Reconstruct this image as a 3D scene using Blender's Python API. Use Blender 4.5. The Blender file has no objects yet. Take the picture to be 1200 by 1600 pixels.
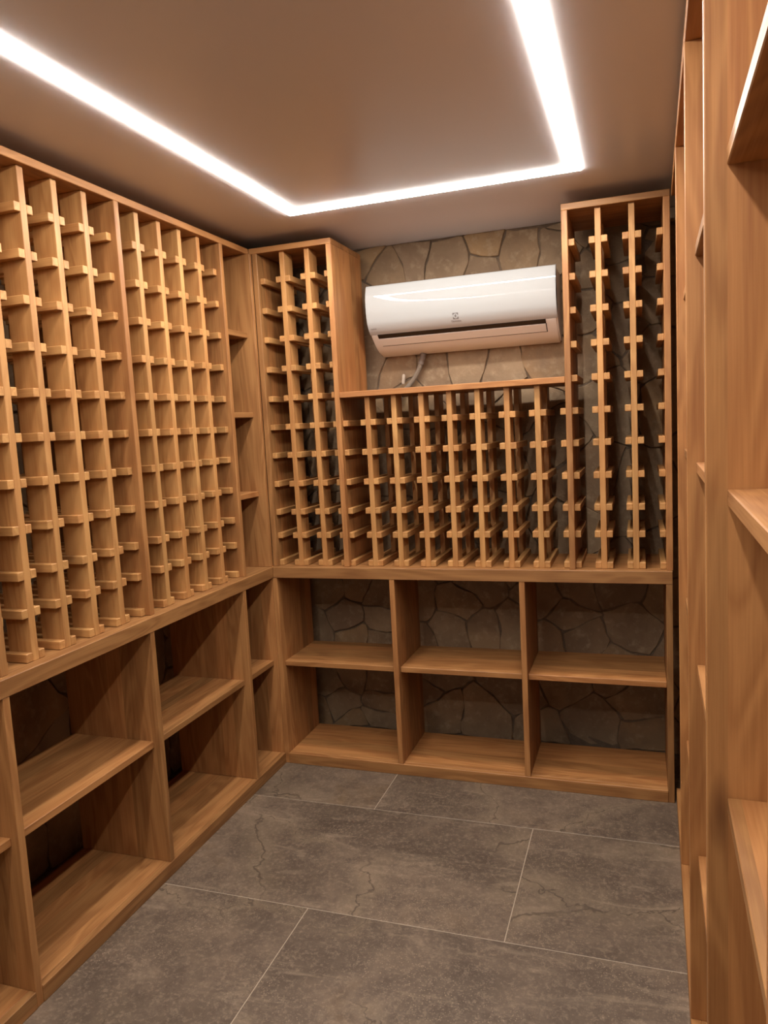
import bpy, bmesh, math, random
from mathutils import Vector, Matrix

scene = bpy.context.scene
col = scene.collection

# ------------------------------------------------------------------ camera
F_PX = 1167.46
cam_d = bpy.data.cameras.new('camera')
cam_d.sensor_fit = 'HORIZONTAL'
cam_d.sensor_width = 36.0
cam_d.lens = 36.0 * F_PX / 1200.0
cam_d.clip_start = 0.02
cam = bpy.data.objects.new('camera', cam_d)
col.objects.link(cam)
R_ = (0.9459165361692997, 0.3200745073158294, -0.05286034778548938)
U_ = (0.01356288029502984, 0.12378232660248882, 0.9922167020862819)
F_ = (-0.3241264489047084, 0.93927112453615, -0.11274661739058794)
cam.matrix_world = Matrix(((R_[0], U_[0], -F_[0], 1.48932),
                           (R_[1], U_[1], -F_[1], -2.81912),
                           (R_[2], U_[2], -F_[2], 1.44457), (0, 0, 0, 1)))
scene.camera = cam

# ------------------------------------------------------------------ light + exposure
LED_STRENGTH = 82.0
LED_COLOR = (1.0, 0.955, 0.89, 1.0)
world = bpy.data.worlds.new('world')
world.use_nodes = True
world.node_tree.nodes['Background'].inputs[0].default_value = (0, 0, 0, 1)   # a closed cellar
scene.world = world
vs = scene.view_settings
vs.view_transform = 'Standard'
vs.look = 'None'
vs.gamma = 1.0
vs.use_curve_mapping = False
vs.exposure = 0.0
scene.cycles.max_bounces = 10
scene.cycles.diffuse_bounces = 8

# ------------------------------------------------------------------ dimensions (metres)
WB = 1.597        # right end of the back units
ZC, ZCB = 0.876, 0.829   # counter top / underside
ZT, ZTB = 2.200, 2.177   # top boards
ZCEIL = 2.240
YW = 0.43         # stone face of the back wall
XL = -0.43        # stone face of the left wall
YF = -3.45        # wall behind the camera
XR = 2.06         # right wall
T = 0.022         # board thickness
PLZ = 0.0465      # plinth height
RAILZ = [2.069, 1.949, 1.830, 1.708, 1.586, 1.467, 1.348, 1.227, 1.107, 1.006, 0.889]

# ------------------------------------------------------------------ node helpers
class NT:
    def __init__(s, name):
        s.m = bpy.data.materials.new(name)
        s.m.use_nodes = True
        s.t = s.m.node_tree
        s.b = s.t.nodes['Principled BSDF']
    def n(s, typ, **kw):
        nd = s.t.nodes.new(typ)
        ins = kw.pop('ins', {})
        for k, v in kw.items():
            setattr(nd, k, v)
        for k, v in ins.items():
            s.put(nd.inputs[k], v)
        return nd
    def put(s, sock, v):
        if hasattr(v, 'is_output') or isinstance(v, bpy.types.NodeSocket):
            s.t.links.new(v, sock)
        else:
            sock.default_value = v
    def math(s, op, a, b=0.0, c=0.0, clamp=False):
        nd = s.t.nodes.new('ShaderNodeMath')
        nd.operation = op
        nd.use_clamp = clamp
        s.put(nd.inputs[0], a); s.put(nd.inputs[1], b); s.put(nd.inputs[2], c)
        return nd.outputs[0]
    def vmath(s, op, a, b=(0, 0, 0)):
        nd = s.t.nodes.new('ShaderNodeVectorMath')
        nd.operation = op
        s.put(nd.inputs[0], a); s.put(nd.inputs[1], b)
        return nd.outputs[0]
    def mix(s, fac, a, b, blend='MIX'):
        nd = s.t.nodes.new('ShaderNodeMix')
        nd.data_type = 'RGBA'; nd.blend_type = blend
        s.put(nd.inputs['Factor'], fac)
        s.put(nd.inputs[6], a); s.put(nd.inputs[7], b)
        return nd.outputs[2]
    def noise(s, vec, scale=1.0, detail=4.0, rough=0.5, dist=0.0):
        nd = s.n('ShaderNodeTexNoise', ins={'Vector': vec, 'Scale': scale, 'Detail': detail,
                                            'Roughness': rough, 'Distortion': dist})
        return nd.outputs[0]
    def ramp(s, fac, stops):
        nd = s.t.nodes.new('ShaderNodeValToRGB')
        cr = nd.color_ramp
        while len(cr.elements) < len(stops):
            cr.elements.new(0.5)
        for e, (p, c) in zip(cr.elements, stops):
            e.position = p
            e.color = c if len(c) == 4 else (*c, 1)
        s.put(nd.inputs[0], fac)
        return nd.outputs[0]
    def range(s, v, a, b, c=0.0, d=1.0):
        nd = s.n('ShaderNodeMapRange', ins={0: v, 1: a, 2: b, 3: c, 4: d})
        return nd.outputs[0]
    def bump(s, h, strength=0.2, dist=0.01):
        nd = s.n('ShaderNodeBump', ins={'Strength': strength, 'Distance': dist, 'Height': h})
        s.t.links.new(nd.outputs[0], s.b.inputs['Normal'])
    def set(s, **kw):
        for k, v in kw.items():
            s.put(s.b.inputs[k.replace('_', ' ')], v)
        return s.m

def rgb(r, g, b):
    f = lambda c: ((c / 255 + 0.055) / 1.055) ** 2.4 if c > 10 else c / 255 / 12.92
    return (f(r), f(g), f(b), 1)

def wood_material(name, light, dark, stave_w, var):
    """glued-lamella hardwood; grain follows the 'grain' attribute (x along the board)"""
    m = NT(name)
    at = m.n('ShaderNodeAttribute', attribute_name='grain').outputs['Vector']
    rnd = m.n('ShaderNodeObjectInfo').outputs['Random']
    off = m.n('ShaderNodeCombineXYZ', ins={0: m.math('MULTIPLY', rnd, 41.3),
                                           1: m.math('MULTIPLY', rnd, 17.9),
                                           2: m.math('MULTIPLY', rnd, 29.1)}).outputs[0]
    g = m.vmath('ADD', at, off)
    sx = m.n('ShaderNodeSeparateXYZ', ins={0: g}).outputs
    stave = m.math('FLOOR', m.math('DIVIDE', sx[1], stave_w))
    wn = m.n('ShaderNodeTexWhiteNoise', noise_dimensions='1D', ins={'W': m.math('ADD', stave, m.math('MULTIPLY', rnd, 7.7))})
    sv = wn.outputs['Value']
    sc = m.n('ShaderNodeSeparateColor', ins={0: wn.outputs['Color']}).outputs
    # shift every stave so its figure differs from its neighbour's
    gs = m.vmath('ADD', g, m.n('ShaderNodeCombineXYZ', ins={0: m.math('MULTIPLY', sv, 13.0), 1: 0.0, 2: m.math('MULTIPLY', sc[1], 5.0)}).outputs[0])
    fig = m.noise(m.vmath('MULTIPLY', gs, (1.3, 8.0, 8.0)), 1.0, 2.5, 0.5, 0.8)
    rings = m.math('SINE', m.math('MULTIPLY', fig, 46.0))
    rings = m.range(rings, -1.0, 1.0)
    fib = m.noise(m.vmath('MULTIPLY', gs, (5.0, 190.0, 190.0)), 1.0, 3.0, 0.6)
    broad = m.noise(m.vmath('MULTIPLY', gs, (1.6, 16.0, 16.0)), 1.0, 3.0, 0.55, 0.3)
    f = m.math('ADD', m.math('MULTIPLY', rings, 0.20), m.math('MULTIPLY', fib, 0.42))
    f = m.math('ADD', f, m.math('MULTIPLY', broad, 0.36))
    f = m.range(f, 0.22, 0.80)
    c = m.mix(f, light, dark)
    # stave tone: some redder, some paler
    c = m.mix(m.math('MULTIPLY', sc[0], 0.30), c, rgb(134, 78, 42))
    bright = m.range(sv, 0.0, 1.0, 1.0 - var, 1.0 + var * 0.7)
    objb = m.range(m.math('FRACT', m.math('MULTIPLY', rnd, 53.7)), 0.0, 1.0, 0.90, 1.10)
    bb = m.math('MULTIPLY', bright, objb)
    c = m.mix(1.0, c, m.n('ShaderNodeCombineColor', ins={0: bb, 1: bb, 2: bb}).outputs[0], 'MULTIPLY')
    # sparse knots
    vo = m.n('ShaderNodeTexVoronoi', ins={'Vector': m.vmath('MULTIPLY', gs, (1.7, 7.0, 7.0)), 'Scale': 0.8, 'Randomness': 1.0})
    pick = m.n('ShaderNodeSeparateColor', ins={0: vo.outputs['Color']}).outputs[0]
    kn = m.math('MULTIPLY', m.range(vo.outputs['Distance'], 0.10, 0.03), m.math('GREATER_THAN', pick, 0.86))
    c = m.mix(m.math('MULTIPLY', kn, 0.75), c, rgb(84, 44, 22))
    m.bump(m.math('ADD', fib, m.math('MULTIPLY', rings, 0.3)), 0.12, 0.002)
    return m.set(Base_Color=c, Roughness=m.range(fib, 0.2, 0.8, 0.42, 0.58), Specular_IOR_Level=0.35)

M = {}
M['wood'] = wood_material('alder_wood', rgb(187, 135, 82), rgb(128, 80, 42), 0.058, 0.28)
M['wood_fine'] = wood_material('alder_lath', rgb(204, 155, 96), rgb(156, 104, 57), 0.30, 0.10)

def stone_material():
    m = NT('flagstone')
    tc = m.n('ShaderNodeNewGeometry').outputs['Position']
    rnd = m.n('ShaderNodeObjectInfo').outputs['Random']
    off = m.n('ShaderNodeCombineXYZ', ins={0: m.math('MULTIPLY', rnd, 9.0), 1: rnd, 2: m.math('MULTIPLY', rnd, 5.0)}).outputs[0]
    p = m.vmath('ADD', tc, off)
    a = m.noise(p, 5.0, 6.0, 0.6, 0.3)
    b = m.noise(p, 26.0, 5.0, 0.65)
    base = m.ramp(rnd, [(0.0, rgb(150, 126, 98)), (0.35, rgb(164, 144, 118)), (0.6, rgb(142, 122, 102)), (0.8, rgb(172, 144, 106)), (1.0, rgb(150, 122, 94))])
    c = m.mix(m.range(a, 0.35, 0.7), base, rgb(124, 104, 84))
    c = m.mix(m.math('MULTIPLY', m.range(b, 0.52, 0.75), 0.5), c, rgb(190, 176, 152))
    m.bump(m.math('ADD', a, m.math('MULTIPLY', b, 0.5)), 0.55, 0.012)
    c = m.mix(1.0, c, (0.76, 0.68, 0.59, 1), 'MULTIPLY')
    return m.set(Base_Color=c, Roughness=0.82)
M['stone'] = stone_material()

def mortar_material():
    m = NT('mortar')
    p = m.n('ShaderNodeNewGeometry').outputs['Position']
    a = m.noise(p, 18.0, 6.0, 0.65)
    c = m.mix(a, rgb(70, 56, 44), rgb(120, 100, 80))
    m.bump(a, 0.8, 0.02)
    return m.set(Base_Color=c, Roughness=0.9)
M['mortar'] = mortar_material()

def paint_material(name, c, rough=0.85):
    m = NT(name)
    p = m.n('ShaderNodeNewGeometry').outputs['Position']
    a = m.noise(p, 3.0, 4.0, 0.5)
    b = m.noise(p, 140.0, 2.0, 0.5)
    cc = m.mix(a, c, tuple(x * 0.95 for x in c[:3]) + (1,))
    m.bump(b, 0.05, 0.002)
    return m.set(Base_Color=cc, Roughness=rough)
M['ceiling'] = paint_material('ceiling_paint', rgb(216, 211, 213), 0.32)
M['plaster'] = paint_material('wall_plaster', rgb(205, 196, 184))

def tile_material():
    m = NT('slate_look_tile')
    p = m.n('ShaderNodeTexCoord').outputs['Object']
    rnd = m.n('ShaderNodeObjectInfo').outputs['Random']
    off = m.n('ShaderNodeCombineXYZ', ins={0: m.math('MULTIPLY', rnd, 31.0), 1: m.math('MULTIPLY', rnd, 17.0), 2: 0.0}).outputs[0]
    q = m.vmath('ADD', p, off)
    cloud = m.noise(q, 2.6, 7.0, 0.62, 0.6)
    mid = m.noise(q, 11.0, 6.0, 0.68, 0.4)
    fine = m.noise(q, 90.0, 4.0, 0.7)
    c = m.ramp(cloud, [(0.30, rgb(90, 77, 66)), (0.46, rgb(112, 98, 85)), (0.60, rgb(130, 114, 99)), (0.76, rgb(116, 96, 74))])
    c = m.mix(m.math('MULTIPLY', m.range(mid, 0.42, 0.66), 0.6), c, rgb(82, 68, 58))
    c = m.mix(m.math('MULTIPLY', m.range(fine, 0.50, 0.74), 0.55), c, rgb(178, 160, 140))
    # crystalline pale specks gathered in patches
    spk = m.n('ShaderNodeTexVoronoi', ins={'Vector': q, 'Scale': 130.0}).outputs['Distance']
    patch = m.range(m.noise(q, 3.3, 3.0, 0.6), 0.42, 0.60)
    c = m.mix(m.math('MULTIPLY', m.math('MULTIPLY', m.range(spk, 0.26, 0.10), patch), 0.5), c, rgb(216, 198, 170))
    # pale smears drawn out along the slab
    smear = m.noise(m.vmath('MULTIPLY', q, (1.6, 6.5, 1.0)), 1.6, 6.0, 0.68, 1.2)
    c = m.mix(m.math('MULTIPLY', m.range(smear, 0.56, 0.72), 0.42), c, rgb(190, 172, 150))
    # cracks / veins: distorted cell borders, broken up by a mask
    dq = m.vmath('ADD', q, m.vmath('MULTIPLY', m.n('ShaderNodeTexNoise', ins={'Vector': q, 'Scale': 3.5, 'Detail': 5.0, 'Roughness': 0.6}).outputs['Color'], (0.35, 0.35, 0.0)))
    vd = m.n('ShaderNodeTexVoronoi', feature='DISTANCE_TO_EDGE', ins={'Vector': m.vmath('MULTIPLY', dq, (1.0, 1.7, 1.0)), 'Scale': 1.15}).outputs['Distance']
    msk = m.range(m.noise(q, 1.7, 2.0, 0.5), 0.43, 0.52)
    vein = m.math('MULTIPLY', m.range(vd, 0.0050, 0.0012), msk)
    halo = m.math('MULTIPLY', m.range(vd, 0.07, 0.012), msk)
    c = m.mix(m.math('MULTIPLY', halo, 0.22), c, rgb(176, 158, 132))
    c = m.mix(m.math('MULTIPLY', vein, 0.55), c, rgb(58, 46, 38))
    c = m.mix(1.0, c, (0.73, 0.675, 0.635, 1), 'MULTIPLY')
    m.bump(m.math('SUBTRACT', m.math('ADD', mid, m.math('MULTIPLY', fine, 0.4)), vein), 0.18, 0.004)
    return m.set(Base_Color=c, Roughness=m.range(mid, 0.3, 0.7, 0.42, 0.60), Specular_IOR_Level=0.4)
M['tile'] = tile_material()
M['grout'] = paint_material('grout', rgb(168, 150, 130))

def plain(name, c, rough=0.5, spec=0.5, coat=0.0):
    m = NT(name)
    p = m.n('ShaderNodeTexCoord').outputs['Object']
    a = m.noise(p, 40.0, 2.0, 0.5)
    cc = m.mix(m.math('MULTIPLY', a, 0.06), c, tuple(x * 0.8 for x in c[:3]) + (1,))
    m.set(Base_Color=cc, Roughness=rough, Specular_IOR_Level=spec)
    m.b.inputs['Coat Weight'].default_value = coat
    m.b.inputs['Coat Roughness'].default_value = 0.04
    return m.m
M['ac_white'] = plain('white_gloss_plastic', rgb(173, 173, 172), 0.012, 0.5, 0.0)
M['ac_body'] = plain('white_plastic', rgb(226, 223, 219), 0.35)
M['ac_black'] = plain('black_gloss_strip', rgb(16, 15, 17), 0.15)
M['ink'] = plain('grey_print', rgb(112, 106, 104), 0.5)
M['dark'] = plain('dark_slot', rgb(30, 22, 18), 0.7)
M['sleeve'] = plain('grey_corrugated_plastic', rgb(136, 122, 108), 0.5)
M['wrap'] = plain('grey_pipe_wrap', rgb(104, 88, 78), 0.7)
M['stub'] = plain('pale_pvc', rgb(172, 156, 140), 0.45)

def led_material():
    m = NT('led_diffuser')
    e = m.n('ShaderNodeEmission', ins={0: LED_COLOR, 1: LED_STRENGTH})
    m.t.links.new(e.outputs[0], m.t.nodes['Material Output'].inputs['Surface'])
    return m.m
M['led'] = led_material()

# ------------------------------------------------------------------ object helpers
def link(o, parent=None):
    col.objects.link(o)
    if parent is not None:
        o.parent = parent
    return o

def thing(name, label, cat, loc=(0, 0, 0), rotz=0.0, group=None):
    o = bpy.data.objects.new(name, None)
    o.empty_display_size = 0.05
    o.location = loc
    o.rotation_euler = (0, 0, rotz)
    o['label'] = label
    o['category'] = cat
    if group:
        o['group'] = group
    return link(o)

def mesh_from_bm(name, bm, mat, smooth=False):
    me = bpy.data.meshes.new(name)
    bm.normal_update()
    bm.to_mesh(me)
    bm.free()
    if mat is not None:
        me.materials.append(mat)
    if smooth:
        for p in me.polygons:
            p.use_smooth = True
        me.set_sharp_from_angle(angle=math.radians(22))
    return me

def add_grain(me, long_axis):
    order = {'x': (0, 1, 2), 'y': (1, 0, 2), 'z': (2, 0, 1)}[long_axis]
    ext = [max(abs(v.co[i]) for v in me.vertices) for i in range(3)]
    a, b, c = order
    if ext[c] > ext[b]:
        b, c = c, b
    at = me.attributes.new('grain', 'FLOAT_VECTOR', 'POINT')
    for i, v in enumerate(me.vertices):
        at.data[i].vector = (v.co[a], v.co[b], v.co[c])

_cache = {}
def box_mesh(size, mat, bev=0.0015, axis=None):
    key = (tuple(round(s, 5) for s in size), mat.name, bev, axis)
    if key in _cache:
        return _cache[key]
    bm = bmesh.new()
    bmesh.ops.create_cube(bm, size=1.0)
    for v in bm.verts:
        v.co = Vector((v.co.x * size[0], v.co.y * size[1], v.co.z * size[2]))
    if bev:
        bmesh.ops.bevel(bm, geom=bm.edges[:], offset=bev, segments=1, affect='EDGES', clamp_overlap=True)
    me = mesh_from_bm('board', bm, mat)
    if axis is None:
        axis = 'xyz'[max(range(3), key=lambda i: size[i])]
    add_grain(me, axis)
    _cache[key] = me
    return me

def board(name, parent, lo, hi, mat='wood', bev=0.0015, axis=None, label=None):
    """a box between two corners; corners are given in the frame of the parent's own axes, measured from the world origin
    for unturned parents (base offset is taken off), from the parent's base for turned ones"""
    lo = Vector(lo); hi = Vector(hi)
    size = hi - lo
    o = bpy.data.objects.new(name, box_mesh(tuple(size), M[mat], bev, axis))
    c = (lo + hi) / 2
    if parent is not None and abs(parent.rotation_euler.z) < 1e-9:
        c = c - parent.location
    o.location = c
    if label:
        o['label'] = label
    return link(o, parent)

def structure(name, lo, hi, mat):
    o = board(name, None, lo, hi, mat, bev=0)
    o['kind'] = 'structure'
    return o

# ------------------------------------------------------------------ room shell
floor = structure('floor', (XL - .06, YF, -0.10), (XR + .06, YW + .06, -0.0011), 'grout')
ceiling = structure('ceiling', (XL - .06, YF, ZCEIL), (XR + .06, YW + .06, ZCEIL + 0.10), 'ceiling')
wall_back = structure('wall_back', (XL - .06, YW + .006, -0.004), (XR + .06, YW + .12, ZCEIL), 'mortar')
wall_left = structure('wall_left', (XL - .12, YF, -0.004), (XL - .010, YW + .010, ZCEIL), 'mortar')
wall_right = structure('wall_right', (XR + .010, YF, -0.004), (XR + .12, YW + .010, ZCEIL), 'mortar')
wall_front = structure('wall_front', (XL - .06, YF - .1, -0.10), (XR + .06, YF, ZCEIL), 'plaster')

# floor tiles 1.2 x 0.6 m in half-bond, each its own slab
def floor_tiles():
    rows = {0: 0.514, 1: 1.114}
    gap = 0.0015
    k = 0
    y1 = -0.293 + 1.2
    r = 0
    ys = [0.307 + 0.607 * i for i in range(0, 1)]
    y_top = -0.293 + 0.607
    i = 0
    while True:
        ya, yb = -0.293 + 0.607 * (1 - i) - 0.607, -0.293 + 0.607 * (1 - i)
        if yb < YF:
            break
        xs0 = 0.514 if i % 2 == 0 else 1.114
        n = -2
        while True:
            xa = xs0 + 1.2 * n
            xb = xa + 1.2
            n += 1
            if xa > XR:
                break
            lo = (max(xa, XL - .01) + gap, max(ya, YF) + gap, -0.012)
            hi = (min(xb, XR + .01) - gap, min(yb, YW + .008) - gap, 0.0)
            if hi[0] - lo[0] < 0.02 or hi[1] - lo[1] < 0.02:
                continue
            board('tile', floor, lo, hi, 'tile', bev=0.0008)
        i += 1
    # strip of tiles behind the first row, up to the back wall
    for xa, xb in ((-0.09 - 1.2, -0.09), (-0.09, 1.11), (1.11, 2.31)):
        lo = (max(xa, XL - .01) + gap, -0.293 + 0.607 + gap, -0.012)
        hi = (min(xb, XR + .01) - gap, YW + .008, 0.0)
        if hi[0] - lo[0] > 0.02:
            board('tile', floor, lo, hi, 'tile', bev=0.0008)
floor_tiles()

# ------------------------------------------------------------------ flagstone walls (every stone a solid of its own)
def clip(poly, nx, ny, d):
    out = []
    for i in range(len(poly)):
        a, b = poly[i], poly[(i + 1) % len(poly)]
        da = a[0] * nx + a[1] * ny - d
        db = b[0] * nx + b[1] * ny - d
        if da <= 0:
            out.append(a)
        if (da < 0 < db) or (db < 0 < da):
            t = da / (da - db)
            out.append((a[0] + (b[0] - a[0]) * t, a[1] + (b[1] - a[1]) * t))
    return out

def stones(wall, u0, u1, v0, v1, seeds, pitch, rnd, frame):
    """frame(u, v, depth) -> world point; depth grows towards the room"""
    pts = list(seeds)
    nu, nv = int((u1 - u0) / pitch) + 1, int((v1 - v0) / (pitch * 0.8)) + 1
    for j in range(nv):
        for i in range(nu):
            p = (u0 + (i + 0.5 + 0.5 * (j % 2) + rnd.uniform(-.38, .38)) * pitch,
                 v0 + (j + 0.5 + rnd.uniform(-.38, .38)) * pitch * 0.8)
            if all((p[0] - q[0]) ** 2 + (p[1] - q[1]) ** 2 > (pitch * 0.58) ** 2 for q in pts):
                pts.append(p)
    for k, p in enumerate(pts):
        poly = [(u0, v0), (u1, v0), (u1, v1), (u0, v1)]
        for q in pts:
            if q is p or (q[0] - p[0]) ** 2 + (q[1] - p[1]) ** 2 > 1.4:
                continue
            nx, ny = q[0] - p[0], q[1] - p[1]
            L = math.hypot(nx, ny)
            nx /= L; ny /= L
            mx, my = (p[0] + q[0]) / 2, (p[1] + q[1]) / 2
            poly = clip(poly, nx, ny, mx * nx + my * ny - 0.0012)
            if len(poly) < 3:
                break
        if len(poly) < 3:
            continue
        ring = []
        for i in range(len(poly)):
            a, b = poly[i], poly[(i + 1) % len(poly)]
            L = math.hypot(b[0] - a[0], b[1] - a[1])
            if L < 0.012:
                ring.append(a)
                continue
            nx, ny = -(b[1] - a[1]) / L, (b[0] - a[0]) / L
            open_ = rnd.choice((0.0, 0.0, 0.0008, 0.0025))
            n_ = max(2, int(L / 0.035))
            for q_ in range(n_):
                t = q_ / n_ + 0.04
                j = open_ * math.sin(math.pi * t) * rnd.uniform(0.4, 1.4)
                ring.append((a[0] + (b[0] - a[0]) * t + nx * j, a[1] + (b[1] - a[1]) * t + ny * j))
        # neighbouring outlines follow the same wobble, so the joints stay narrow but ragged
        def wob(p):
            a1 = Vector((math.sin(p[0] * 19 + 2.3 * math.sin(p[1] * 13 + 1)), math.sin(p[1] * 21 + 2.1 * math.sin(p[0] * 15 + 4)))) * 0.45
            a2 = Vector((math.sin(p[0] * 83 + 3 * math.sin(p[1] * 61)), math.sin(p[1] * 91 + 3 * math.sin(p[0] * 57)))) * 0.6
            return (min(u1, max(u0, p[0] + a1.x * 0.022 + a2.x * 0.006)), min(v1, max(v0, p[1] + a1.y * 0.022 + a2.y * 0.006)))
        ring = [wob(p) for p in ring]
        cx = sum(r[0] for r in ring) / len(ring); cy = sum(r[1] for r in ring) / len(ring)
        proud = rnd.uniform(-0.004, 0.006)
        tu, tv = rnd.uniform(-.03, .03), rnd.uniform(-.03, .03)
        bm = bmesh.new()
        c0 = Vector(frame(cx, cy, 0))
        def P(q, d, s):
            x, y = cx + (q[0] - cx) * s, cy + (q[1] - cy) * s
            return Vector(frame(x, y, d + (x - cx) * tu + (y - cy) * tv)) - c0
        def sh(q, w):     # pull in by a fixed width
            L = math.hypot(q[0] - cx, q[1] - cy)
            return max(0.5, 1 - w / max(L, 1e-4))
        back = [bm.verts.new(P(q, -0.012, 1)) for q in ring]
        mid = [bm.verts.new(P(q, proud - 0.003, 1)) for q in ring]
        top = [bm.verts.new(P(q, proud + rnd.uniform(-.001, .001), sh(q, 0.0028))) for q in ring]
        n = len(ring)
        for i in range(n):
            j = (i + 1) % n
            bm.faces.new((back[i], back[j], mid[j], mid[i]))
            bm.faces.new((mid[i], mid[j], top[j], top[i]))
        bm.faces.new(top)
        bmesh.ops.recalc_face_normals(bm, faces=bm.faces[:])
        me = mesh_from_bm('stone', bm, M['stone'])
        o = bpy.data.objects.new('stone', me)
        o.location = c0 - wall.location
        link(o, wall)

SEEDS = [(0.445, 2.141), (0.556, 2.189), (0.355, 2.214), (0.725, 2.146), (0.874, 2.113), (0.885, 2.183), (1.021, 2.133), (1.184, 2.12), (0.362, 1.743), (0.455, 1.704), (0.64, 1.69), (0.778, 1.695), (0.944, 1.668), (1.128, 1.691), (0.349, 1.962), (0.55, 1.91), (0.763, 1.905), (0.975, 1.9), (1.148, 1.883), (0.798, 0.734), (0.71, 0.63), (0.817, 0.506), (0.667, 0.496), (0.955, 0.516), (1.092, 0.658), (1.214, 0.706), (1.406, 0.732), (1.243, 0.491), (1.185, 0.598), (1.444, 0.553), (1.104, 0.467), (1.59, 0.688), (0.773, 0.079), (0.964, 0.265), (1.268, 0.1), (1.152, 0.314), (1.48, 0.226), (1.519, 0.076), (1.073, 0.03), (0.141, 0.555), (0.065, 0.696), (0.206, 0.707), (0.331, 0.657), (0.329, 0.535), (0.19, 0.441), (0.319, 0.447), (0.044, 0.234), (0.15, 0.259), (0.113, 0.12), (0.307, 0.241), (0.306, 0.142), (0.164, 0.022), (0.278, 0.05), (0.522, 0.211), (0.613, 0.103), (0.57, 0.301), (1.279, 2.012), (1.302, 1.887), (1.298, 1.692), (1.435, 2.124), (1.423, 1.976), (1.43, 1.799), (1.55, 2.08), (1.548, 1.888), (1.541, 1.687)]
stones(wall_back, XL, XR, 0.0, ZCEIL, SEEDS, 0.25, random.Random(4), lambda u, v, d: (u, YW - d, v))
stones(wall_left, -2.3, YW - .02, 0.0, ZCEIL, [], 0.27, random.Random(8), lambda u, v, d: (XL + d, u, v))
stones(wall_right, -2.3, YW - .02, 0.0, ZCEIL, [], 0.30, random.Random(15), lambda u, v, d: (XR - d, u, v))

# ------------------------------------------------------------------ LED profile let into the ceiling
def led_loop():
    t = thing('led_light_strip', 'white glowing LED strip running as a rectangle set in the ceiling', 'ceiling light', (0.80, -1.35, ZCEIL))
    xa, xb, w = 0.282, 1.325, 0.042
    ya, yb = -2.75, -0.205
    outer = [(xa, ya), (xb, ya), (xb, yb), (xa, yb)]
    inner = [(xa + w, ya + w), (xb - w, ya + w), (xb - w, yb - w), (xa + w, yb - w)]
    z0, z1 = -0.004, 0.0
    for i in range(4):
        j = (i + 1) % 4
        bm = bmesh.new()
        q = [outer[i], outer[j], inner[j], inner[i]]
        lo = [bm.verts.new((p[0] - 0.80, p[1] + 1.35, z0)) for p in q]
        hi = [bm.verts.new((p[0] - 0.80, p[1] + 1.35, z1)) for p in q]
        bm.faces.new(lo)
        for a in range(4):
            if a in (1, 3):
                continue        # mitred ends butt against the next length
            b = (a + 1) % 4
            bm.faces.new((lo[a], lo[b], hi[b], hi[a]))
        bmesh.ops.recalc_face_normals(bm, faces=bm.faces[:])
        link(bpy.data.objects.new('diffuser', mesh_from_bm('diffuser', bm, M['led'])), t)
led_loop()

# ------------------------------------------------------------------ counters and top boards
XI, YI = -0.020, 0.020      # set-back of the upper cases' panels
XP, YP = -0.040, 0.040      # set-back of the rack posts
DEP = 0.36                  # depth of the cases
YL0 = -2.05                 # near end of the left-hand run

def prism_thing(name, label, cat, poly, z0, z1, axis, group=None):
    """a flat slab with a polygonal plan (for the mitred counters)"""
    cx = sum(p[0] for p in poly) / len(poly); cy = sum(p[1] for p in poly) / len(poly)
    bm = bmesh.new()
    lo = [bm.verts.new((p[0] - cx, p[1] - cy, 0)) for p in poly]
    hi = [bm.verts.new((p[0] - cx, p[1] - cy, z1 - z0)) for p in poly]
    bm.faces.new(lo[::-1]); bm.faces.new(hi)
    n = len(poly)
    for i in range(n):
        j = (i + 1) % n
        bm.faces.new((lo[i], lo[j], hi[j], hi[i]))
    bmesh.ops.recalc_face_normals(bm, faces=bm.faces[:])
    bmesh.ops.bevel(bm, geom=bm.edges[:], offset=0.0015, segments=1, affect='EDGES')
    me = mesh_from_bm(name, bm, M['wood'])
    add_grain(me, axis)
    o = bpy.data.objects.new(name, me)
    o.location = (cx, cy, z0)
    o['label'] = label
    o['category'] = cat
    if group:
        o['group'] = group
    return link(o)

g_top = 'wooden countertops'
prism_thing('countertop', 'thick wooden countertop along the left wall under the tall bottle racks', 'countertop',
            [(0.0, YL0), (0.0, 0.0), (-DEP, DEP), (-DEP, YL0)], ZCB, ZC, 'y', g_top)
prism_thing('countertop', 'thick wooden countertop along the back wall under the air conditioner', 'countertop',
            [(0.0005, 0.0), (WB, 0.0), (WB, DEP), (-DEP + .0005, DEP)], ZCB, ZC, 'x', g_top)
prism_thing('top_board', 'long wooden board capping the left-wall bottle racks just below the ceiling', 'board',
            [(XI, YL0), (XI, YI - .0005), (-DEP, YI - .0005), (-DEP, YL0)], ZTB, ZT, 'y')

# ------------------------------------------------------------------ wine racks
RW, RH = 0.021, 0.024       # bottle rail section
PD = 0.080                  # depth of a post board

def rail_y(parent, x0, x1, z):      # rails of the back racks run along y
    board('rail', parent, (x0, YP, z - RH / 2), (x1, DEP - .012, z + RH / 2), 'wood_fine', bev=0.0015, axis='y')

def rail_x(parent, y0, y1, z):      # rails of the left racks run along x
    board('rail', parent, (-DEP + .012, y0, z - RH / 2), (XP, y1, z + RH / 2), 'wood_fine', bev=0.0015, axis='x')

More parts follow.
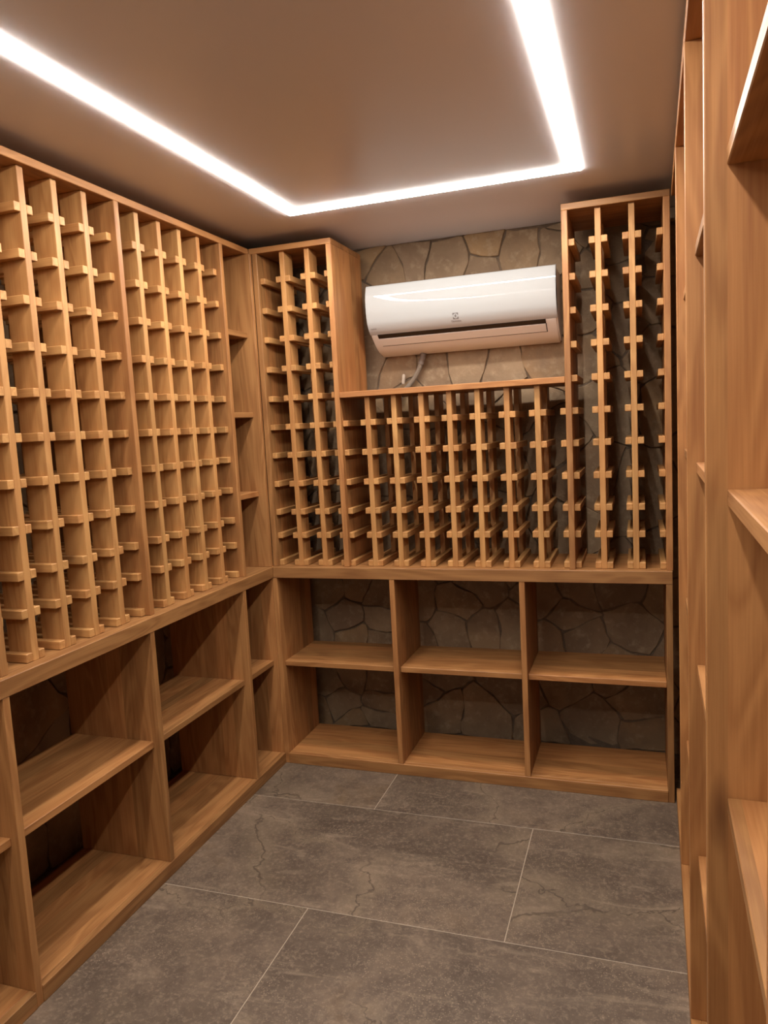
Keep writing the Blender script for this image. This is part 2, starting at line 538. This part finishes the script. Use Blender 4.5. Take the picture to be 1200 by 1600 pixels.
g_rack = 'wooden wine racks standing on the counters'
def left_rack(label, ya, yb, posts, zt=ZTB, own_left=True):
    """ya..yb: outer faces of the two side panels"""
    t = thing('wine_rack', label, 'wine rack', (-DEP / 2, (ya + yb) / 2, ZC), 0, g_rack)
    for p in (((ya, yb - T) if own_left else (yb - T,))):
        board('side_panel', t, (-DEP, p, ZC), (XI, p + T, zt), 'wood')
    for c in posts:
        board('post', t, (XP - PD, c - T / 2, ZC), (XP, c + T / 2, zt), 'wood_fine')
        board('rear_post', t, (-DEP, c - T / 2, ZC), (-DEP + PD, c + T / 2, zt), 'wood_fine')
        for z in RAILZ:
            rail_x(t, c - T / 2 - RW, c - T / 2, z)
            rail_x(t, c + T / 2, c + T / 2 + RW, z)
    for z in RAILZ:
        rail_x(t, ya + T, ya + T + RW, z)
        rail_x(t, yb - T - RW, yb - T, z)
    return t

left_rack('tall wooden wine rack on the left counter, the half nearest the camera', -1.427, -0.800, [-1.291, -1.171, -1.051, -0.931])
left_rack('tall wooden wine rack on the left counter, the half beside the open corner shelves', -0.8215, -0.188, [-0.688, -0.568, -0.448, -0.328], own_left=False)

# open corner shelves between the left racks and the back tower
t = thing('corner_shelf', 'narrow open shelf column in the upper left corner beside the wine racks', 'shelf', (-DEP / 2, -0.09, ZC))
board('end_panel', t, (-DEP, 0.0, ZC), (-0.007, YI - .001, ZTB), 'wood', axis='z')
for z in (1.862, 1.535, 1.203):
    board('shelf', t, (-DEP + .01, -0.188 + .0005, z - T), (-0.040, -.0005, z), 'wood', axis='y')

def back_rack(label, posts, xa, xb, top, rails, left_panel, right_panel, outer_left=None, outer_right=None, zr=RAILZ):
    t = thing('wine_rack', label, 'wine rack', ((xa + xb) / 2, DEP / 2, ZC), 0, g_rack)
    zt = top - 0.0225
    if left_panel:
        board('side_panel', t, (xa, YI, ZC), (xa + T, DEP, zt), 'wood')
    if right_panel:
        board('side_panel', t, (xb - T, YI, ZC), (xb, DEP, zt), 'wood')
    x0 = xa - (0.0 if left_panel else 0.0)
    board('top_board', t, (x0 - (.0135 if x0 < 0 else 0), YI, zt), (xb, DEP, top), 'wood', axis='x')
    for c in posts:
        board('post', t, (c - T / 2 + .0005, YP, ZC), (c + T / 2 - .0005, YP + PD, zt), 'wood_fine')
        board('rear_post', t, (c - T / 2 + .0005, DEP - PD, ZC), (c + T / 2 - .0005, DEP, zt), 'wood_fine')
    for z in zr:
        for c in posts:
            rail_y(t, c - T / 2 - RW, c - T / 2 + .0005, z)
            rail_y(t, c + T / 2 - .0005, c + T / 2 + RW, z)
        il = xa + (T if left_panel else 0)
        ir = xb - (T if right_panel else 0)
        rail_y(t, il, il + RW, z)
        rail_y(t, ir - RW, ir, z)
    return t

back_rack('tall narrow wooden wine rack on the back counter, left of the air conditioner', [0.118, 0.229], -0.0065, 0.345, ZT, RAILZ, True, True)
back_rack('low wide wooden wine rack on the back counter, directly below the air conditioner', [0.4545, 0.5665, 0.680, 0.7925, 0.9035, 1.0165, 1.131],
          0.3455, 1.2355, 1.5935, None, False, False, zr=RAILZ[5:])
back_rack('tall narrow wooden wine rack on the back counter, right of the air conditioner', [1.361, 1.475], 1.236, 1.600, ZT, RAILZ, True, True)

# ------------------------------------------------------------------ open shelf units under the counters
g_base = 'open wooden shelf units below the counters'
SZ = 0.464                  # top of the middle shelves
SETS = 0.026                # set-back of the shelves
t = thing('base_shelf_unit', 'low open wooden shelf unit below the left counter, reaching into the corner', 'shelf unit', (-DEP / 2, -0.71, 0), 0, g_base)
board('side_panel', t, (-DEP, -1.449, 0), (-.0015, -1.427, ZCB), 'wood')
for y in (-0.834, -0.235):
    board('divider', t, (-DEP, y - T, PLZ), (-.0015, y, ZCB), 'wood')
board('end_panel', t, (-DEP, 0.0, 0), (-0.007, 0.019, ZCB), 'wood', axis='z')
bays = [(-1.427, -0.834 - T), (-0.834, -0.235 - T), (-0.235, 0.0)]
board('plinth', t, (-T, -1.427, 0), (0, -0.0005, PLZ), 'wood', axis='y')
board('bottom_board', t, (-DEP, -1.427, PLZ - T), (-T, -0.0005, PLZ), 'wood', axis='y')
for a, b in bays:
    board('shelf', t, (-DEP + .012, a + .0005, SZ - T), (-SETS, b - .0005, SZ), 'wood', axis='y')
t = thing('base_shelf_unit', 'low open wooden shelf unit below the left counter, at the left edge nearest the camera', 'shelf unit', (-DEP / 2, -1.75, 0), 0, g_base)
board('side_panel', t, (-DEP, YL0, 0), (-.0015, YL0 + T, ZCB), 'wood')
board('plinth', t, (-T, YL0 + T, 0), (0, -1.4495, PLZ), 'wood', axis='y')
board('bottom_board', t, (-DEP, YL0 + T, PLZ - T), (-T, -1.4495, PLZ), 'wood', axis='y')
board('shelf', t, (-DEP + .012, YL0 + T + .0005, SZ - T), (-SETS, -1.4495, SZ), 'wood', axis='y')

t = thing('base_shelf_unit', 'low open wooden shelf unit of six compartments below the back counter', 'shelf unit', (WB / 2, DEP / 2, 0), 0, g_base)
LD = 0.335
board('side_panel', t, (-0.0065, 0.0015, 0), (0.0155, LD, ZCB), 'wood')
board('side_panel', t, (WB - T, 0.0015, 0), (WB, LD, ZCB), 'wood')
for x in (0.543, 1.068):
    board('divider', t, (x - T, 0.0015, PLZ), (x, LD, ZCB), 'wood')
board('plinth', t, (0.016, 0, 0), (WB - T, T, PLZ), 'wood', axis='x')
board('bottom_board', t, (0.016, T, PLZ - T), (WB - T, LD, PLZ), 'wood', axis='x')
for a, b in ((0.0155, 0.543 - T), (0.543, 1.068 - T), (1.068, WB - T)):
    board('shelf', t, (a + .0005, SETS, SZ - 0.008 - T), (b - .0005, LD, SZ - 0.008), 'wood', axis='x')

# ------------------------------------------------------------------ tall open shelves along the right wall (run turned by a degree)
t = thing('tall_shelf_unit', 'tall open wooden shelving along the right wall, cut by the right edge of the photo', 'shelf unit',
          (1.604, 0.0, 0.0), -math.atan(0.017))
Y0, Y1 = 0.03, -2.36
PY = [-0.475, -1.11, -1.71, -2.33]
for k, y in enumerate(PY):
    board('upright_panel', t, (0, y, PLZ), (DEP, y + T, ZTB), 'wood')
board('top_board', t, (0, Y1, ZTB), (DEP, Y0, ZT), 'wood', axis='y')
board('plinth', t, (0, Y1, 0), (T, Y0, PLZ), 'wood', axis='y')
board('bottom_board', t, (T, Y1, PLZ - T), (DEP, Y0, PLZ), 'wood', axis='y')
ends = [(PY[1] + T, PY[0]), (PY[2] + T, PY[1]), (PY[3] + T, PY[2])]
for a, b in ends:
    for z in (1.780, 1.336, 0.894, 0.452):
        board('shelf', t, (0.018 if a > -1.7 else 0.027, a + .0005, z - T), (DEP, b - .0005, z), 'wood', axis='y')

# ------------------------------------------------------------------ air conditioner
def extrude_profile(prof, x0, x1, closed=True):
    bm = bmesh.new()
    A = [bm.verts.new((x0, p[0], p[1])) for p in prof]
    B = [bm.verts.new((x1, p[0], p[1])) for p in prof]
    n = len(prof)
    for i in range(n if closed else n - 1):
        j = (i + 1) % n
        bm.faces.new((A[i], A[j], B[j], B[i]))
    if closed:
        bm.faces.new(A[::-1]); bm.faces.new(B)
    bmesh.ops.recalc_face_normals(bm, faces=bm.faces[:])
    return bm

def spline(pts, n):
    out = []
    P = [pts[0]] + pts + [pts[-1]]
    for i in range(1, len(P) - 2):
        p0, p1, p2, p3 = P[i - 1], P[i], P[i + 1], P[i + 2]
        for k in range(n):
            s = k / n
            out.append(tuple(0.5 * ((2 * p1[d]) + (-p0[d] + p2[d]) * s + (2 * p0[d] - 5 * p1[d] + 4 * p2[d] - p3[d]) * s * s
                                    + (-p0[d] + 3 * p1[d] - 3 * p2[d] + p3[d]) * s ** 3) for d in range(len(p1))))
    out.append(tuple(pts[-1]))
    return out

def air_conditioner():
    X0, X1 = 0.408, 1.193
    bx, by, bz = (X0 + X1) / 2, 0.42, 1.755
    t = thing('air_conditioner', 'white wall-mounted split air conditioner on the stone wall in the back recess', 'air conditioner', (bx, by, bz))
    sh = lambda pr: [(p[0] - by, p[1] - bz) for p in pr]
    front = spline([(0.240, 2.037), (0.2305, 2.032), (0.2235, 2.015), (0.217, 1.992), (0.2128, 1.958), (0.2133, 1.930), (0.218, 1.902), (0.2265, 1.875), (0.2425, 1.852), (0.2620, 1.8345)], 6)
    low = spline([(0.2620, 1.8345), (0.284, 1.816), (0.320, 1.789), (0.357, 1.769), (0.400, 1.757), (0.424, 1.755)], 4)
    # body: whole section, a few millimetres inside the front panel
    prof = [(0.424, 2.034), (0.252, 2.034)] + [(p[0] + 0.0025, p[1]) for p in front[6:-1]] + low
    bm = extrude_profile(sh(prof), X0 - bx + .001, X1 - bx - .001)
    be = [e for e in bm.edges if len(e.link_faces) == 2 and (len(e.link_faces[0].verts) > 4) != (len(e.link_faces[1].verts) > 4)]
    bmesh.ops.bevel(bm, geom=be, offset=0.006, segments=3, affect='EDGES')
    me = mesh_from_bm('body', bm, M['ac_body'], True)
    body = link(bpy.data.objects.new('body', me), t)
    # glossy front panel: a curved shell with thickness
    outer = front[:-1]
    innr = [(p[0] + 0.006, p[1]) for p in outer][::-1]
    bm = extrude_profile(sh(outer + innr), X0 - bx, X1 - bx)
    be = [e for e in bm.edges if len(e.link_faces) == 2 and (len(e.link_faces[0].verts) > 4) != (len(e.link_faces[1].verts) > 4)]
    bmesh.ops.bevel(bm, geom=be, offset=0.002, segments=2, affect='EDGES')
    fp = link(bpy.data.objects.new('front_panel', mesh_from_bm('front_panel', bm, M['ac_white'], True)), t)
    fp['label'] = 'glossy white front panel'
    # black slot strip along the top of the outlet
    def strip(name, a, b, x0, x1, mat, out, parent, label=None):
        d = Vector((b[0] - a[0], b[1] - a[1])).normalized()
        nrm = Vector((d.y, -d.x))
        if nrm.x > 0:
            nrm = -nrm
        pr = [(a[0] + nrm.x * out, a[1] + nrm.y * out), (b[0] + nrm.x * out, b[1] + nrm.y * out),
              (b[0] - nrm.x * .004, b[1] - nrm.y * .004), (a[0] - nrm.x * .004, a[1] - nrm.y * .004)]
        bm = extrude_profile(sh(pr), x0 - bx, x1 - bx)
        o = link(bpy.data.objects.new(name, mesh_from_bm(name, bm, M[mat])), parent)
        if label:
            o['label'] = label
        return o
    XA, XB = 0.440, 1.146
    strip('outlet_strip', (0.2605, 1.8360), (0.2765, 1.8215), XA, XB, 'ac_black', 0.0012, t, 'black strip above the outlet flap')
    strip('outlet_flap', (0.2785, 1.8205), (0.3120, 1.7950), XA + .002, XB - .002, 'ac_body', 0.0022, t)
    strip('flap_gap', (0.3125, 1.7948), (0.3160, 1.7920), XA + .004, XB - .001, 'dark', 0.0004, t, 'dark gap below the flap')
    strip('flap_gap', (0.2770, 1.8212), (0.3160, 1.7920), XB - .002, XB + .0015, 'dark', 0.0006, t, 'dark gap at the right end of the flap')
    # emblem and lettering printed on the panel
    def front_y(z):
        best = min(front, key=lambda p: abs(p[1] - z))
        pts = sorted(front, key=lambda p: p[1])
        for i in range(len(pts) - 1):
            if pts[i][1] <= z <= pts[i + 1][1]:
                s = (z - pts[i][1]) / max(1e-6, pts[i + 1][1] - pts[i][1])
                return pts[i][0] + s * (pts[i + 1][0] - pts[i][0])
        return best[0]
    def slab(bm, polys, cx, cz):
        for poly in polys:
            f_ = []
            vs_ = []
            for (px, pz) in poly:
                z = cz + pz
                vs_.append(bm.verts.new((cx + px - bx, front_y(z) - 0.0007 - by, z - bz)))
            bm.faces.new(vs_)
    s = 0.0118
    bm = bmesh.new()
    w = 0.0019
    outl = [(-s, -s), (s, -s), (s, s), (-s, s)]
    polys = [[(-s, -s), (s, -s), (s, -s + w), (-s, -s + w)], [(-s, s - w), (s, s - w), (s, s), (-s, s)],
             [(-s, -s + w), (-s + w, -s + w), (-s + w, s - w), (-s, s - w)], [(s - w, -s + w), (s, -s + w), (s, s - w), (s - w, s - w)]]
    # corners filled so that a disc-shaped light field stays inside
    r = s - w
    for sx, sy in ((1, 1), (-1, 1), (-1, -1), (1, -1)):
        arc = [(sx * r * math.cos(a), sy * r * math.sin(a)) for a in [math.pi / 2 * k / 5 for k in range(6)]]
        polys.append([(sx * r, sy * r)] + arc)
    # pointed half-moon figure in the middle
    polys.append([(-0.0048, 0.0), (0.0008, 0.0062), (0.0026, 0.0036), (0.0032, 0.0), (0.0026, -0.0036), (0.0008, -0.0062)])
    slab(bm, polys, 0.7905, 1.878)
    bmesh.ops.recalc_face_normals(bm, faces=bm.faces[:])
    lg = link(bpy.data.objects.new('emblem', mesh_from_bm('emblem', bm, M['ink'])), fp)
    lg.location = (0, 0, 0)
    lg['label'] = 'small grey square emblem'
    def text(name, body_, size, x, z, label):
        cu = bpy.data.curves.new(name, 'FONT')
        cu.body = body_
        cu.size = size
        cu.align_x = 'CENTER'
        cu.extrude = 0.0002
        cu.resolution_u = 2
        tmp = bpy.data.objects.new(name, cu)
        col.objects.link(tmp)
        dg = bpy.context.evaluated_depsgraph_get()
        me_ = bpy.data.meshes.new_from_object(tmp.evaluated_get(dg))
        bpy.data.objects.remove(tmp)
        me_.materials.clear()
        me_.materials.append(M['ink'])
        for v in me_.vertices:
            zz = z + v.co.y
            v.co = Vector((x - bx + v.co.x, front_y(zz) - 0.0006 - by - v.co.z, zz - bz))
        o = link(bpy.data.objects.new(name, me_), fp)
        o['label'] = label
    text('lettering', 'Electrolux', 0.0100, 0.7905, 1.8560, 'small grey maker lettering under the emblem')
    text('lettering', 'INVERTER', 0.0058, 0.4320, 1.8560, 'tiny grey lettering at the lower left')
air_conditioner()

# ------------------------------------------------------------------ hose and pipe stub below the air conditioner
def tube_mesh(name, pts, radius, mat, seg=12, cap=True):
    """pts: polyline, radius(i, s) -> metres at path length s"""
    bm = bmesh.new()
    P = [Vector(p) for p in pts]
    rings = []
    L = 0.0
    for i, p in enumerate(P):
        if i:
            L += (p - P[i - 1]).length
        d = (P[min(i + 1, len(P) - 1)] - P[max(i - 1, 0)]).normalized()
        a = d.cross(Vector((0, 1, 0))).normalized()
        b = d.cross(a).normalized()
        r = radius(i, L)
        rings.append([bm.verts.new(p + (a * math.cos(2 * math.pi * k / seg) + b * math.sin(2 * math.pi * k / seg)) * r) for k in range(seg)])
    for i in range(len(rings) - 1):
        for k in range(seg):
            j = (k + 1) % seg
            bm.faces.new((rings[i][k], rings[i][j], rings[i + 1][j], rings[i + 1][k]))
    if cap:
        bm.faces.new(rings[0][::-1]); bm.faces.new(rings[-1])
    bmesh.ops.recalc_face_normals(bm, faces=bm.faces[:])
    return mesh_from_bm(name, bm, M[mat], True)

base = Vector((0.575, 0.408, 1.70))
t = thing('drain_hose', 'grey corrugated hose curving down the stone below the air conditioner', 'hose', base)
path = spline([(0.600, 0.404, 1.758), (0.592, 0.404, 1.730), (0.575, 0.405, 1.690), (0.550, 0.407, 1.650), (0.520, 0.409, 1.618), (0.492, 0.411, 1.590), (0.478, 0.412, 1.560)], 24)
path = [tuple(Vector(p) - base) for p in path]
link(bpy.data.objects.new('corrugated_sleeve', tube_mesh('corrugated_sleeve', path[34:], lambda i, s: 0.0098 + 0.0012 * (1 if i % 2 else -1), 'sleeve')), t)
w_ = link(bpy.data.objects.new('pipe_wrap', tube_mesh('pipe_wrap', path[:37], lambda i, s: 0.0130 + 0.0006 * math.sin(s * 300), 'wrap')), t)
w_['label'] = 'brownish grey wrapped upper end of the hose'
st = bpy.data.objects.new('pipe_stub', tube_mesh('pipe_stub', [(0, 0, 0), (0.001, 0, .010), (0.003, 0, .024), (0.004, 0, .034), (0.0045, 0, .039), (0.0048, 0, .042)],
                                              lambda i, s: (0.0075, 0.0078, 0.0078, 0.0078, 0.006, 0.003)[i], 'stub'))
st.location = (0.498, 0.410, 1.632)
st['label'] = 'short pale pipe stub on the stone wall left of the hose'
st['category'] = 'pipe'
link(st)
